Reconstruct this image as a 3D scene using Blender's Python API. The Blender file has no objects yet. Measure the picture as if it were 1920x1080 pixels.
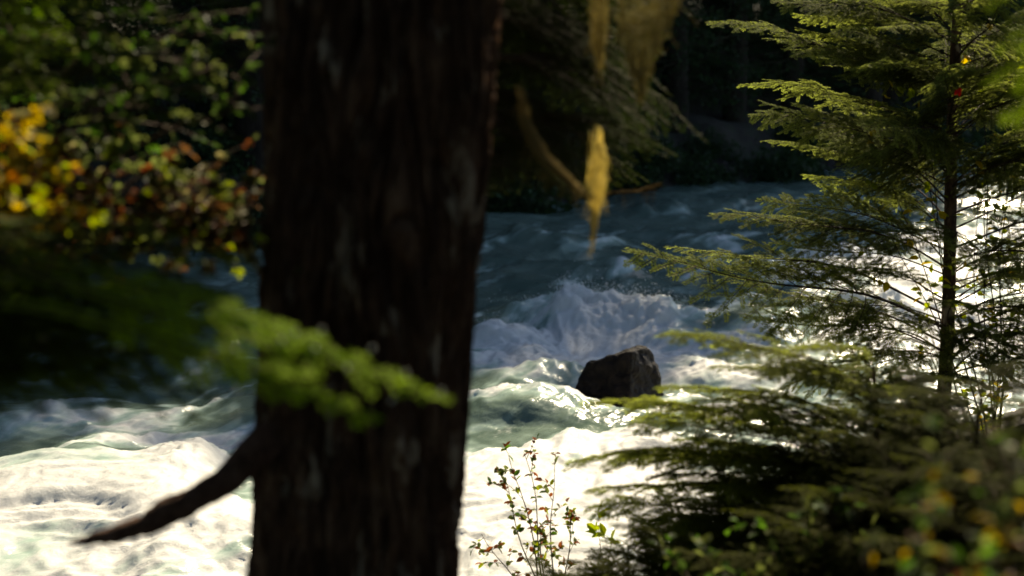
import bpy, bmesh, math, random
import numpy as np
from mathutils import Vector, Matrix, noise as mnoise

SC = bpy.context.scene
COL = SC.collection
R = math.radians

# ------------------------------------------------------------------ camera, light, exposure
CAM_Z, PITCH, LENS = 3.0, R(9.37), 50.0
cam_data = bpy.data.cameras.new("camera")
cam = bpy.data.objects.new("camera", cam_data)
COL.objects.link(cam)
cam.location = (0, 0, CAM_Z)
cam.rotation_euler = (R(90) - PITCH, 0, 0)
cam_data.lens = LENS
cam_data.sensor_width = 36
cam_data.clip_start = 0.05
cam_data.clip_end = 2000
cam_data.dof.use_dof = True
cam_data.dof.focus_distance = 8.3
cam_data.dof.aperture_fstop = 1.7
cam_data.dof.aperture_blades = 0
SC.camera = cam

SUN_AZ, SUN_EL = R(22), R(40)
world = bpy.data.worlds.new("World")
SC.world = world
world.use_nodes = True
nt = world.node_tree
nt.nodes.clear()
wo = nt.nodes.new("ShaderNodeOutputWorld")
wb = nt.nodes.new("ShaderNodeBackground")
ws = nt.nodes.new("ShaderNodeTexSky")
ws.sky_type = 'NISHITA'
ws.sun_disc = False
ws.sun_elevation = SUN_EL
ws.sun_rotation = SUN_AZ
ws.air_density = 1.0
ws.dust_density = 0.6
ws.ozone_density = 1.5
wb.inputs["Strength"].default_value = 0.074
nt.links.new(ws.outputs[0], wb.inputs[0])
nt.links.new(wb.outputs[0], wo.inputs[0])

sun_data = bpy.data.lights.new("sun", 'SUN')
sun_data.energy = 5.0
sun_data.angle = R(0.5)
sun_data.color = (1.0, 0.85, 0.60)
sun = bpy.data.objects.new("sun", sun_data)
COL.objects.link(sun)
SUN_DIR = Vector((math.sin(SUN_AZ) * math.cos(SUN_EL), math.cos(SUN_AZ) * math.cos(SUN_EL), math.sin(SUN_EL)))
sun.rotation_euler = SUN_DIR.to_track_quat('Z', 'Y').to_euler()
sun.location = SUN_DIR * 100

SC.view_settings.view_transform = 'Standard'
SC.view_settings.look = 'None'
SC.view_settings.exposure = 1.2
SC.view_settings.gamma = 1.0
SC.render.engine = 'CYCLES'
cy = SC.cycles
cy.use_denoising = True
cy.max_bounces = 5
cy.diffuse_bounces = 3
cy.glossy_bounces = 2
cy.transmission_bounces = 3
cy.transparent_max_bounces = 4
cy.sample_clamp_indirect = 4.0
cy.caustics_reflective = False
cy.caustics_refractive = False

# ------------------------------------------------------------------ where a line of sight meets the place
F = 1920 * LENS / 36
def ray(px, py):
    vx, vy = (px - 960) / F, (540 - py) / F
    return Vector((vx, math.cos(PITCH) + vy * math.sin(PITCH), -math.sin(PITCH) + vy * math.cos(PITCH)))
def P(px, py, d):
    v = ray(px, py)
    return Vector((0, 0, CAM_Z)) + v * (d / v.y)
def G(px, py, z=0.0):
    v = ray(px, py)
    return Vector((0, 0, CAM_Z)) + v * ((z - CAM_Z) / v.z)

TX, TY = 0.667, 0.745           # upstream direction of the river
def sw(x, y):
    return TX * x + TY * y, -TY * x + TX * y
def xy(s, w):
    return TX * s - TY * w, TY * s + TX * w

# ------------------------------------------------------------------ noise
def perlin(x, y, seed=0):
    rs = np.random.RandomState(seed)
    perm = rs.permutation(256)
    ang = rs.rand(256) * 2 * np.pi
    gx, gy = np.cos(ang), np.sin(ang)
    xi, yi = np.floor(x).astype(int), np.floor(y).astype(int)
    xf, yf = x - xi, y - yi
    u = xf * xf * xf * (xf * (xf * 6 - 15) + 10)
    v = yf * yf * yf * (yf * (yf * 6 - 15) + 10)
    def g(ix, iy, dx, dy):
        h = perm[(perm[ix & 255] + iy) & 255]
        return gx[h] * dx + gy[h] * dy
    n00 = g(xi, yi, xf, yf); n10 = g(xi + 1, yi, xf - 1, yf)
    n01 = g(xi, yi + 1, xf, yf - 1); n11 = g(xi + 1, yi + 1, xf - 1, yf - 1)
    return 1.5 * ((n00 * (1 - u) + n10 * u) * (1 - v) + (n01 * (1 - u) + n11 * u) * v)
def fbm(x, y, o=4, seed=0, gain=0.5):
    r, a = 0, 1.0
    for k in range(o):
        r = r + a * perlin(x * 2 ** k + 13.7 * k, y * 2 ** k - 7.1 * k, seed + k)
        a *= gain
    return r
def billow(x, y, o=4, seed=0, gain=0.55):
    r, a = 0, 1.0
    for k in range(o):
        r = r + a * (np.abs(perlin(x * 2.1 ** k + 5.3 * k, y * 2.1 ** k + 9.9 * k, seed + k)))
        a *= gain
    return r
def sstep(a, b, x):
    t = np.clip((x - a) / (b - a), 0, 1)
    return t * t * (3 - 2 * t)

# ------------------------------------------------------------------ mesh builder
class MB:
    def __init__(s):
        s.v, s.f, s.c, s.m, s.n = [], [], [], [], 0
    def add(s, v, f, col=(1, 1, 1), mi=0):
        v = np.asarray(v, float).reshape(-1, 3)
        f = np.asarray(f, int).reshape(-1, 4)
        c = np.asarray(col, float)
        if c.ndim == 1:
            c = np.repeat(c[None, :], len(v), 0)
        s.v.append(v); s.f.append(f + s.n); s.c.append(c); s.m.append(np.full(len(f), mi, int))
        s.n += len(v)
    def data(s, name, mats, smooth=False):
        v = np.concatenate(s.v); f = np.concatenate(s.f); c = np.concatenate(s.c); m = np.concatenate(s.m)
        me = bpy.data.meshes.new(name)
        me.vertices.add(len(v)); me.vertices.foreach_set("co", v.astype(np.float32).ravel())
        me.loops.add(f.size); me.loops.foreach_set("vertex_index", f.astype(np.int32).ravel())
        me.polygons.add(len(f))
        me.polygons.foreach_set("loop_start", np.arange(0, f.size, 4, dtype=np.int32))
        try:
            me.polygons.foreach_set("loop_total", np.full(len(f), 4, dtype=np.int32))
        except Exception:
            pass
        for k in mats:
            me.materials.append(k)
        me.polygons.foreach_set("material_index", m.astype(np.int32))
        me.polygons.foreach_set("use_smooth", np.full(len(f), smooth, dtype=bool))
        a = me.attributes.new("col", 'FLOAT_COLOR', 'POINT')
        a.data.foreach_set("color", np.concatenate([c, np.ones((len(c), 1))], 1).astype(np.float32).ravel())
        me.update(calc_edges=True)
        me.validate()
        return me

def tube(mb, pts, rad, sides=6, col=(1, 1, 1), mi=0, cap=True):
    pts = np.asarray([tuple(p) for p in pts], float); n = len(pts)
    rad = np.broadcast_to(np.asarray(rad, float), (n,))
    t = np.gradient(pts, axis=0)
    t /= np.linalg.norm(t, axis=1)[:, None] + 1e-9
    ref = np.array([0, 0, 1.0]) if abs(t[:, 2]).mean() < 0.8 else np.array([1.0, 0, 0])
    a = np.cross(t, ref); a /= np.linalg.norm(a, axis=1)[:, None] + 1e-9
    b = np.cross(t, a)
    th = np.arange(sides) / sides * 2 * np.pi
    v = pts[:, None, :] + rad[:, None, None] * (np.cos(th)[None, :, None] * a[:, None, :] + np.sin(th)[None, :, None] * b[:, None, :])
    i = np.arange(n - 1)[:, None] * sides; j = np.arange(sides)[None, :]; j2 = (j + 1) % sides
    f = np.stack([i + j, i + j2, i + sides + j2, i + sides + j], -1).reshape(-1, 4)
    mb.add(v.reshape(-1, 3), f, col, mi)

def curve(p0, p1, sag, n, rng, wob=0.0, up=Vector((0, 0, 1))):
    p0, p1 = Vector(p0), Vector(p1)
    out = []
    ph = [rng.uniform(0, 6) for _ in range(4)]
    for k in range(n):
        t = k / (n - 1)
        p = p0.lerp(p1, t) + up * (sag * 4 * t * (1 - t))
        e = min(1, t * 4)
        p += Vector((math.sin(t * 9 + ph[0]), math.sin(t * 8 + ph[1]), math.sin(t * 11 + ph[2]))) * wob * e
        out.append(p)
    return out

# ------------------------------------------------------------------ objects
def link(name, me, parent=None):
    o = bpy.data.objects.new(name, me)
    COL.objects.link(o)
    if parent is not None:
        o.parent = parent
    return o
def tag(o, label=None, cat=None, group=None, kind=None):
    if label: o["label"] = label
    if cat: o["category"] = cat
    if group: o["group"] = group
    if kind: o["kind"] = kind
    return o
def thing(name, label, cat, loc, group=None):
    o = link(name, None)
    o.empty_display_size = 0.1
    o.location = loc
    return tag(o, label, cat, group)
def part(name, me, parent):                 # mesh given in world coordinates
    o = link(name, me, parent)
    o.location = -Vector(parent.location)
    return o
def aim(name, me, root, tip, parent, roll=0.0, L=1.0):   # a branch mesh (length L along X) laid from root to tip
    root, tip = Vector(root), Vector(tip)
    x = tip - root; ln = x.length; x.normalize()
    y = Vector((0, 0, 1)).cross(x)
    if y.length < 0.05: y = Vector((0, 1, 0))
    y.normalize(); z = x.cross(y)
    m = Matrix((x, y, z)).transposed().to_4x4() @ Matrix.Rotation(roll, 4, 'X') @ Matrix.Scale(ln / L, 4)
    m.translation = root - Vector(parent.location)
    o = link(name, me, parent)
    o.matrix_basis = m
    return o

# ------------------------------------------------------------------ materials
def mat(name):
    m = bpy.data.materials.new(name); m.use_nodes = True
    n = m.node_tree.nodes; n.clear()
    out = n.new("ShaderNodeOutputMaterial")
    return m, m.node_tree, out
def N(t, kind, **kw):
    n = t.nodes.new(kind)
    for k, v in kw.items():
        if k in n.inputs: n.inputs[k].default_value = v
        else: setattr(n, k, v)
    return n
def noise_node(t, vec, scale, detail=4, rough=0.6, dist=0.0):
    n = N(t, "ShaderNodeTexNoise"); n.inputs["Scale"].default_value = scale
    n.inputs["Detail"].default_value = detail; n.inputs["Roughness"].default_value = rough
    n.inputs["Distortion"].default_value = dist
    if vec is not None: t.links.new(vec, n.inputs["Vector"])
    return n
def ramp(t, fac, stops):
    r = N(t, "ShaderNodeValToRGB"); e = r.color_ramp.elements
    while len(e) < len(stops): e.new(0.5)
    for k, (p, c) in enumerate(stops):
        e[k].position = p
        e[k].color = (*c, 1) if len(c) == 3 else c
    t.links.new(fac, r.inputs[0])
    return r
def leaf_material(name, trans=0.4, rough=0.45, spec=0.02, tint=(1, 1, 1)):
    m, t, out = mat(name)
    a = N(t, "ShaderNodeAttribute"); a.attribute_name = "col"
    mul = N(t, "ShaderNodeMix", data_type='RGBA', blend_type='MULTIPLY')
    mul.inputs[0].default_value = 1
    t.links.new(a.outputs["Color"], mul.inputs[6]); mul.inputs[7].default_value = (*tint, 1)
    b = N(t, "ShaderNodeBsdfPrincipled"); b.inputs["Roughness"].default_value = rough
    b.inputs["Specular IOR Level"].default_value = spec
    tr = N(t, "ShaderNodeBsdfTranslucent")
    mx = N(t, "ShaderNodeMixShader"); mx.inputs[0].default_value = trans
    t.links.new(mul.outputs[2], b.inputs["Base Color"])
    hs = N(t, "ShaderNodeHueSaturation"); hs.inputs["Value"].default_value = 1.6; hs.inputs["Saturation"].default_value = 1.1
    t.links.new(mul.outputs[2], hs.inputs["Color"]); t.links.new(hs.outputs[0], tr.inputs["Color"])
    t.links.new(b.outputs[0], mx.inputs[1]); t.links.new(tr.outputs[0], mx.inputs[2]); t.links.new(mx.outputs[0], out.inputs[0])
    return m
def bark_material(name, c0, c1, c2, scale=6, stretch=0.18, bump=0.5, pale=None):
    m, t, out = mat(name)
    tc = N(t, "ShaderNodeTexCoord"); mp = N(t, "ShaderNodeMapping")
    mp.inputs["Scale"].default_value = (1, 1, stretch)
    t.links.new(tc.outputs["Object"], mp.inputs[0])
    n1 = noise_node(t, mp.outputs[0], scale * 4, 6, 0.7)
    r = ramp(t, n1.outputs[0], [(0.3, c0), (0.52, c1), (0.75, c2)])
    b = N(t, "ShaderNodeBsdfPrincipled"); b.inputs["Roughness"].default_value = 0.9
    b.inputs["Specular IOR Level"].default_value = 0.2
    colour = r.outputs[0]
    if pale:
        mp2 = N(t, "ShaderNodeMapping"); mp2.inputs["Scale"].default_value = (1, 1, 0.45)
        t.links.new(tc.outputs["Object"], mp2.inputs[0])
        n2 = noise_node(t, mp2.outputs[0], pale[1], 3, 0.55)
        r2 = ramp(t, n2.outputs[0], [(pale[2], (0, 0, 0)), (pale[2] + 0.07, (1, 1, 1))])
        mx = N(t, "ShaderNodeMix", data_type='RGBA')
        t.links.new(r2.outputs[0], mx.inputs[0]); t.links.new(colour, mx.inputs[6]); mx.inputs[7].default_value = (*pale[0], 1)
        colour = mx.outputs[2]
    t.links.new(colour, b.inputs["Base Color"])
    bp = N(t, "ShaderNodeBump"); bp.inputs["Strength"].default_value = bump; bp.inputs["Distance"].default_value = 0.02
    n3 = noise_node(t, mp.outputs[0], scale * 9, 5, 0.7)
    t.links.new(n3.outputs[0], bp.inputs["Height"]); t.links.new(bp.outputs[0], b.inputs["Normal"])
    t.links.new(b.outputs[0], out.inputs[0])
    return m

M_NEEDLE = leaf_material("hemlock needles", 0.58, 0.65, 0.02)
M_SHADENEEDLE = leaf_material("shade darkened needles", 0.2, 0.7, 0.02)  # needle copy that lets little sun through, so boughs look shaded
M_LEAF = leaf_material("broad leaves", 0.5, 0.5, 0.08)
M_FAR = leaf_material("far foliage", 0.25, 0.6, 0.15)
M_LICHEN = leaf_material("beard lichen", 0.4, 0.8, 0.05)
M_TWIG = bark_material("twig bark", (0.02, 0.012, 0.007), (0.045, 0.027, 0.016), (0.08, 0.055, 0.035), 12, 1.0, 0.3)
M_BARK = bark_material("hemlock bark", (0.014, 0.008, 0.005), (0.10, 0.056, 0.034), (0.30, 0.19, 0.12), 4, 0.36, 1.0,
                       pale=((0.42, 0.34, 0.25), 13.0, 0.59))
M_SNAG = bark_material("dead limb bark", (0.04, 0.022, 0.014), (0.12, 0.066, 0.045), (0.24, 0.15, 0.11), 10, 0.8, 0.6)
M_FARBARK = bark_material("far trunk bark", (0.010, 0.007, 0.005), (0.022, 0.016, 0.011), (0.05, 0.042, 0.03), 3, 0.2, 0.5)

# ------------------------------------------------------------------ ground
def near_edge(s): return 4.6 + 0.45 * perlin(s * 0.35, s * 0 + 3.3, 41) + 0.2 * perlin(s * 1.1, s * 0 + 1.3, 42)
def far_edge(s): return 18.7 + 0.7 * perlin(s * 0.3, s * 0 + 8.3, 43) + 0.3 * perlin(s * 0.9, s * 0 + 2.3, 44)
def ground_z(x, y):
    x = np.asarray(x, float); y = np.asarray(y, float)
    s, w = sw(x, y)
    ne, fe = near_edge(s), far_edge(s)
    near = 1.55 * sstep(0, 3.1, ne - w) + 0.10 * np.clip(ne - w - 3, 0, 60) + 0.1 * fbm(x * 0.8, y * 0.8, 4, 51) * sstep(-0.5, 1.5, ne - w)
    far = 0.9 * sstep(0, 1.6, w - fe) + 0.32 * np.clip(w - fe - 1.0, 0, 80) + 0.25 * fbm(x * 0.5, y * 0.5, 4, 52) * sstep(-0.5, 1.5, w - fe)
    bed = -0.9 * sstep(0, 1.2, w - ne) * sstep(0, 1.2, fe - w)
    return near + far + bed
def gz(x, y): return float(ground_z(np.array([x]), np.array([y]))[0])
def spaced(a, b, c, d, fine, n_out):
    core = np.arange(b, c, fine)
    k = np.linspace(0, 1, n_out) ** 2.2
    lo = b - (b - a) * k[1:][::-1]
    hi = c + (d - c) * k
    return np.concatenate([lo, core, hi])
def sheet(xs, ys, zf):
    X, Y = np.meshgrid(xs, ys)
    Z = zf(X, Y)
    nx, ny = len(xs), len(ys)
    i = np.arange(ny - 1)[:, None] * nx + np.arange(nx - 1)[None, :]
    f = np.stack([i, i + 1, i + nx + 1, i + nx], -1).reshape(-1, 4)
    return np.stack([X, Y, Z], -1).reshape(-1, 3), f

m, t, out = mat("forest soil")
tc = N(t, "ShaderNodeTexCoord")
n1 = noise_node(t, tc.outputs["Object"], 3.0, 8, 0.7)
r = ramp(t, n1.outputs[0], [(0.3, (0.010, 0.007, 0.004)), (0.5, (0.025, 0.018, 0.010)), (0.62, (0.02, 0.03, 0.008)), (0.8, (0.05, 0.038, 0.02))])
b = N(t, "ShaderNodeBsdfPrincipled"); b.inputs["Roughness"].default_value = 0.95
bp = N(t, "ShaderNodeBump"); bp.inputs["Strength"].default_value = 0.8; bp.inputs["Distance"].default_value = 0.05
n2 = noise_node(t, tc.outputs["Object"], 14, 6, 0.7)
t.links.new(n2.outputs[0], bp.inputs["Height"]); t.links.new(bp.outputs[0], b.inputs["Normal"])
t.links.new(r.outputs[0], b.inputs["Base Color"]); t.links.new(b.outputs[0], out.inputs[0])
M_SOIL = m
mb = MB()
v, f = sheet(spaced(-260, -22, 30, 260, 0.28, 40), spaced(-200, -6, 56, 320, 0.28, 40), ground_z)
mb.add(v, f)
tag(link("ground", mb.data("ground", [M_SOIL], True)), kind="structure")

# ------------------------------------------------------------------ river
def water():
    xs = np.unique(np.concatenate([np.linspace(-200, -24, 18), np.arange(-24, -7, 0.16), np.arange(-7, -4, 0.06), np.arange(-4, 4.6, 0.022),
                                   np.arange(4.6, 9, 0.05), np.arange(9, 26, 0.14), np.linspace(26, 240, 22)]).round(4))
    ys = np.unique(np.concatenate([np.linspace(-190, -8, 18), np.arange(-8, 7, 0.2), np.arange(7, 7.6, 0.05), np.arange(7.6, 16.6, 0.022), np.arange(16.6, 21, 0.04),
                                   np.arange(21, 34, 0.07), np.arange(34, 56, 0.16), np.linspace(56, 300, 22)]).round(4))
    X, Y = np.meshgrid(xs, ys)
    s, w = sw(X, Y)
    wx = 0.5 * fbm(X * 0.5, Y * 0.5, 3, 5); wy = 0.5 * fbm(X * 0.5, Y * 0.5, 3, 9)
    S, W = s + wx, w + wy
    mid = sstep(4.6, 6.5, w) * (1 - 0.55 * sstep(13, 17, w))
    h = 0.17 * perlin(S * 0.42, W * 0.30, 11) + 0.09 * perlin(S * 0.95, W * 0.6, 12)
    h = h * (0.45 + 0.8 * mid)
    foam = np.zeros_like(h)
    def blob(px, py, rx, ry, hh=0.0, ff=0.0, ang=0.0, pw=1.0):
        nonlocal h, foam
        c = G(px, py)
        dx, dy = X - c.x + 0.35 * wx * min(1, rx), Y - c.y + 0.35 * wy * min(1, ry)
        ca, sa = math.cos(ang), math.sin(ang)
        u, vv = dx * ca + dy * sa, -dx * sa + dy * ca
        g = np.exp(-((u / rx) ** 2 + (vv / ry) ** 2) ** pw)
        h = h + hh * g; foam = foam + ff * g
    # standing waves, holes and the pillow over the boulder
    rough_ = np.zeros_like(h)
    def crest(pa, pb, wid_up, wid_dn, hh, ff, fdn=1.0):
        nonlocal h, foam, rough_
        a, c = G(*pa), G(*pb)
        d = Vector((c.x - a.x, c.y - a.y)); L = d.length; d.normalize()
        qx, qy = X - a.x + 0.45 * wx, Y - a.y + 0.45 * wy
        u = qx * d.x + qy * d.y
        v_ = -qx * d.y + qy * d.x          # + is away from the camera
        e = sstep(-0.5, 0.25 * L, u) * (1 - sstep(0.75 * L, L + 0.5, u))
        prof = np.where(v_ > 0, np.exp(-(v_ / wid_up) ** 2), np.exp(-(v_ / wid_dn) ** 2))
        lump_ = 0.8 + 0.55 * perlin(u * 1.4 + pa[0], v_ * 0.8, 77) + 0.22 * perlin(u * 3.3 + pa[1], v_ * 2, 78)
        h = h + hh * e * prof * lump_; rough_ = rough_ + e * prof * min(1.0, hh / 0.25) * min(1, ff)
        foam = foam + ff * e * np.where(v_ > 0, np.exp(-(v_ / 0.16) ** 2), np.exp(-(v_ / (wid_dn * 2.2 * fdn)) ** 2))
    crest((860, 648), (1110, 618), 0.6, 0.4, 0.18, 0.75, 1.1)
    crest((1060, 690), (1330, 672), 0.4, 0.35, 0.14, 0.8)
    crest((930, 595), (1090, 580), 0.5, 0.3, 0.14, 0.8)
    crest((1030, 605), (1250, 618), 0.6, 0.5, 0.27, 0.85, 1.3)
    crest((1200, 632), (1430, 640), 0.6, 0.45, 0.20, 0.8)
    crest((880, 690), (1080, 660), 0.5, 0.35, 0.12, 0.9)
    crest((-120, 905), (470, 880), 0.6, 0.6, 0.12, 1.1, 1.3)
    crest((-60, 800), (330, 765), 0.5, 0.4, 0.14, 0.55)
    crest((150, 835), (480, 800), 0.45, 0.4, 0.09, 0.75)
    crest((860, 880), (1230, 850), 0.4, 0.5, 0.13, 1.0, 1.6)
    crest((870, 770), (1085, 758), 0.3, 0.3, 0.03, 1.0)
    crest((1380, 520), (1660, 490), 0.8, 0.6, 0.22, 1.0, 1.2)
    crest((1500, 610), (1900, 590), 0.6, 0.6, 0.2, 1.1, 1.4)
    crest((1650, 470), (1960, 440), 1.2, 0.8, 0.25, 1.1, 1.4)
    crest((1180, 405), (1290, 400), 0.9, 0.6, 0.24, 0.35, 0.5)
    crest((1340, 400), (1500, 370), 1.2, 0.8, 0.25, 0.25, 0.5)
    crest((930, 455), (1130, 470), 1.0, 0.9, 0.22, 0.0)
    crest((1100, 520), (1330, 500), 0.9, 0.8, 0.22, 0.0)
    blob(1060, 712, 0.5, 0.25, 0.15, 0.15)                 # smooth pillow left of the boulder
    blob(1140, 765, 0.3, 0.25, -0.12, -0.1)
    blob(985, 760, 0.45, 0.3, 0.02, -0.4)
    blob(1290, 775, 0.28, 0.35, -0.02, 1.3)                # white fan pouring off its right side
    blob(1210, 770, 0.3, 0.2, 0.05, 0.9)
    blob(1120, 772, 0.4, 0.10, 0.03, 0.8)
    blob(1000, 806, 0.8, 0.25, -0.05, -0.45)                # teal hollow below it
    blob(1140, 815, 0.5, 0.3, -0.03, -0.5)
    blob(430, 930, 0.3, 0.4, -0.10, -0.8)
    blob(60, 840, 0.6, 0.4, -0.05, -0.7)
    blob(950, 545, 0.6, 0.9, -0.10, -0.9)
    blob(960, 585, 0.4, 0.3, -0.03, -0.5)
    blob(950, 680, 0.9, 0.8, 0.0, 0.45)
    # broad foam fields
    blob(200, 1010, 1.9, 1.4, 0.0, 0.9)
    blob(940, 1010, 1.5, 1.6, 0.0, 0.85)
    blob(1250, 900, 1.0, 1.0, 0.0, 0.7)
    blob(1600, 700, 1.7, 2.2, 0.0, 0.7)
    blob(1850, 560, 2.0, 3.5, 0.0, 0.7)
    blob(1090, 655, 1.1, 0.8, 0.0, 0.55)
    # streaks carried along the flow
    st = fbm(S * 0.55, W * 2.2, 4, 21)
    foam = foam + 0.55 * st * (0.25 + mid) + 0.22 * fbm(X * 3, Y * 3, 3, 25) - 0.06
    foam = foam - 0.10 * sstep(13, 16, w)
    patch = fbm(S * 0.7 + 3, W * 2.4, 5, 23)
    foam = foam + 0.62 * patch * sstep(0.2, 0.7, foam)
    foam = np.clip(foam, 0, 1.4)
    fz = sstep(0.15, 0.8, foam)
    # chop and froth
    h = h + 0.035 * fbm(S * 2.3, W * 1.5, 4, 31) * (0.5 + 0.5 * mid)
    bl = billow(S * 2.4, W * 2.4, 5, 61)
    h = h + fz * np.clip(rough_, 0, 1.2) * sstep(9, 13.5, Y) * (0.12 * (billow(S * 2.0, W * 3.4, 4, 67) - 0.4) + 0.04 * (billow(S * 6, W * 9, 3, 68) - 0.35))
    h = h + fz * (0.022 * (bl - 0.35) + 0.05 * (billow(S * 0.9, W * 2.6, 4, 63) - 0.3) + 0.006 * fbm(X * 14, Y * 14, 3, 66))
    fade = sstep(230, 60, np.abs(X)) * sstep(280, 70, np.abs(Y))
    Z = h * fade
    nx, ny = len(xs), len(ys)
    v = np.stack([X, Y, Z], -1).reshape(-1, 3)
    i = np.arange(ny - 1)[:, None] * nx + np.arange(nx - 1)[None, :]
    f = np.stack([i, i + 1, i + nx + 1, i + nx], -1)
    sm = sw(X, Y)[1]
    keep = ((sm > 3.2) & (sm < 20.5))
    kf = keep[:-1, :-1] | keep[1:, :-1] | keep[:-1, 1:] | keep[1:, 1:]
    f = f[kf].reshape(-1, 4)
    c = np.stack([foam / 1.4, foam * 0, foam * 0], -1).reshape(-1, 3)
    mb = MB(); mb.add(v, f, c)
    m, t, out = mat("river water")
    a = N(t, "ShaderNodeAttribute"); a.attribute_name = "col"
    sep = N(t, "ShaderNodeSeparateColor"); t.links.new(a.outputs["Color"], sep.inputs[0])
    tc = N(t, "ShaderNodeTexCoord")
    mp = N(t, "ShaderNodeMapping"); mp.inputs["Rotation"].default_value = (0, 0, -math.atan2(TY, TX))
    mp2 = N(t, "ShaderNodeMapping"); mp2.inputs["Scale"].default_value = (0.35, 1, 1)
    t.links.new(tc.outputs["Object"], mp.inputs[0]); t.links.new(mp.outputs[0], mp2.inputs[0])
    lace = noise_node(t, mp2.outputs[0], 9, 7, 0.72, 0.6)
    sub = N(t, "ShaderNodeMath", operation='MULTIPLY_ADD')
    t.links.new(sep.outputs[0], sub.inputs[0]); sub.inputs[1].default_value = 1.55
    add = N(t, "ShaderNodeMath", operation='MULTIPLY_ADD'); t.links.new(lace.outputs[0], add.inputs[0])
    add.inputs[1].default_value = 1.5; add.inputs[2].default_value = -1.02
    t.links.new(add.outputs[0], sub.inputs[2])
    fr = ramp(t, sub.outputs[0], [(0.10, (0, 0, 0)), (0.85, (1, 1, 1))])
    milk = ramp(t, sep.outputs[0], [(0.01, (0, 0, 0)), (0.4, (1, 1, 1))])
    wtr = N(t, "ShaderNodeBsdfPrincipled")
    dn = noise_node(t, mp2.outputs[0], 2.2, 3, 0.5)
    dr = ramp(t, dn.outputs[0], [(0.35, (0.070, 0.105, 0.085)), (0.65, (0.13, 0.175, 0.14))])
    mk = N(t, "ShaderNodeMix", data_type='RGBA')
    t.links.new(milk.outputs[0], mk.inputs[0]); t.links.new(dr.outputs[0], mk.inputs[6]); mk.inputs[7].default_value = (0.36, 0.47, 0.41, 1)
    t.links.new(mk.outputs[2], wtr.inputs["Base Color"])
    wtr.inputs["Roughness"].default_value = 0.2; wtr.inputs["IOR"].default_value = 1.33
    b1 = N(t, "ShaderNodeBump"); b1.inputs["Strength"].default_value = 0.3; b1.inputs["Distance"].default_value = 0.05
    rn = noise_node(t, mp2.outputs[0], 12, 4, 0.6, 0.4); t.links.new(rn.outputs[0], b1.inputs["Height"])
    t.links.new(b1.outputs[0], wtr.inputs["Normal"])
    fo = N(t, "ShaderNodeBsdfPrincipled"); fo.inputs["Roughness"].default_value = 0.55
    fo.inputs["Base Color"].default_value = (0.80, 0.80, 0.77, 1)
    fo.inputs["Specular IOR Level"].default_value = 0.4
    b2 = N(t, "ShaderNodeBump"); b2.inputs["Strength"].default_value = 0.4; b2.inputs["Distance"].default_value = 0.04
    fn = noise_node(t, mp.outputs[0], 16, 8, 0.75, 0.3); t.links.new(fn.outputs[0], b2.inputs["Height"])
    t.links.new(b2.outputs[0], fo.inputs["Normal"])
    tl = N(t, "ShaderNodeBsdfTranslucent"); tl.inputs["Color"].default_value = (0.75, 0.85, 0.8, 1)
    fm = N(t, "ShaderNodeMixShader"); fm.inputs[0].default_value = 0.3
    t.links.new(fo.outputs[0], fm.inputs[1]); t.links.new(tl.outputs[0], fm.inputs[2])
    mx = N(t, "ShaderNodeMixShader")
    t.links.new(fr.outputs[0], mx.inputs[0]); t.links.new(wtr.outputs[0], mx.inputs[1]); t.links.new(fm.outputs[0], mx.inputs[2])
    t.links.new(mx.outputs[0], out.inputs[0])
    tag(link("river", mb.data("river", [m], True)), kind="structure")
    return (X, Y, Z, foam)
WX, WY, WZ, WF = water()

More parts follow.
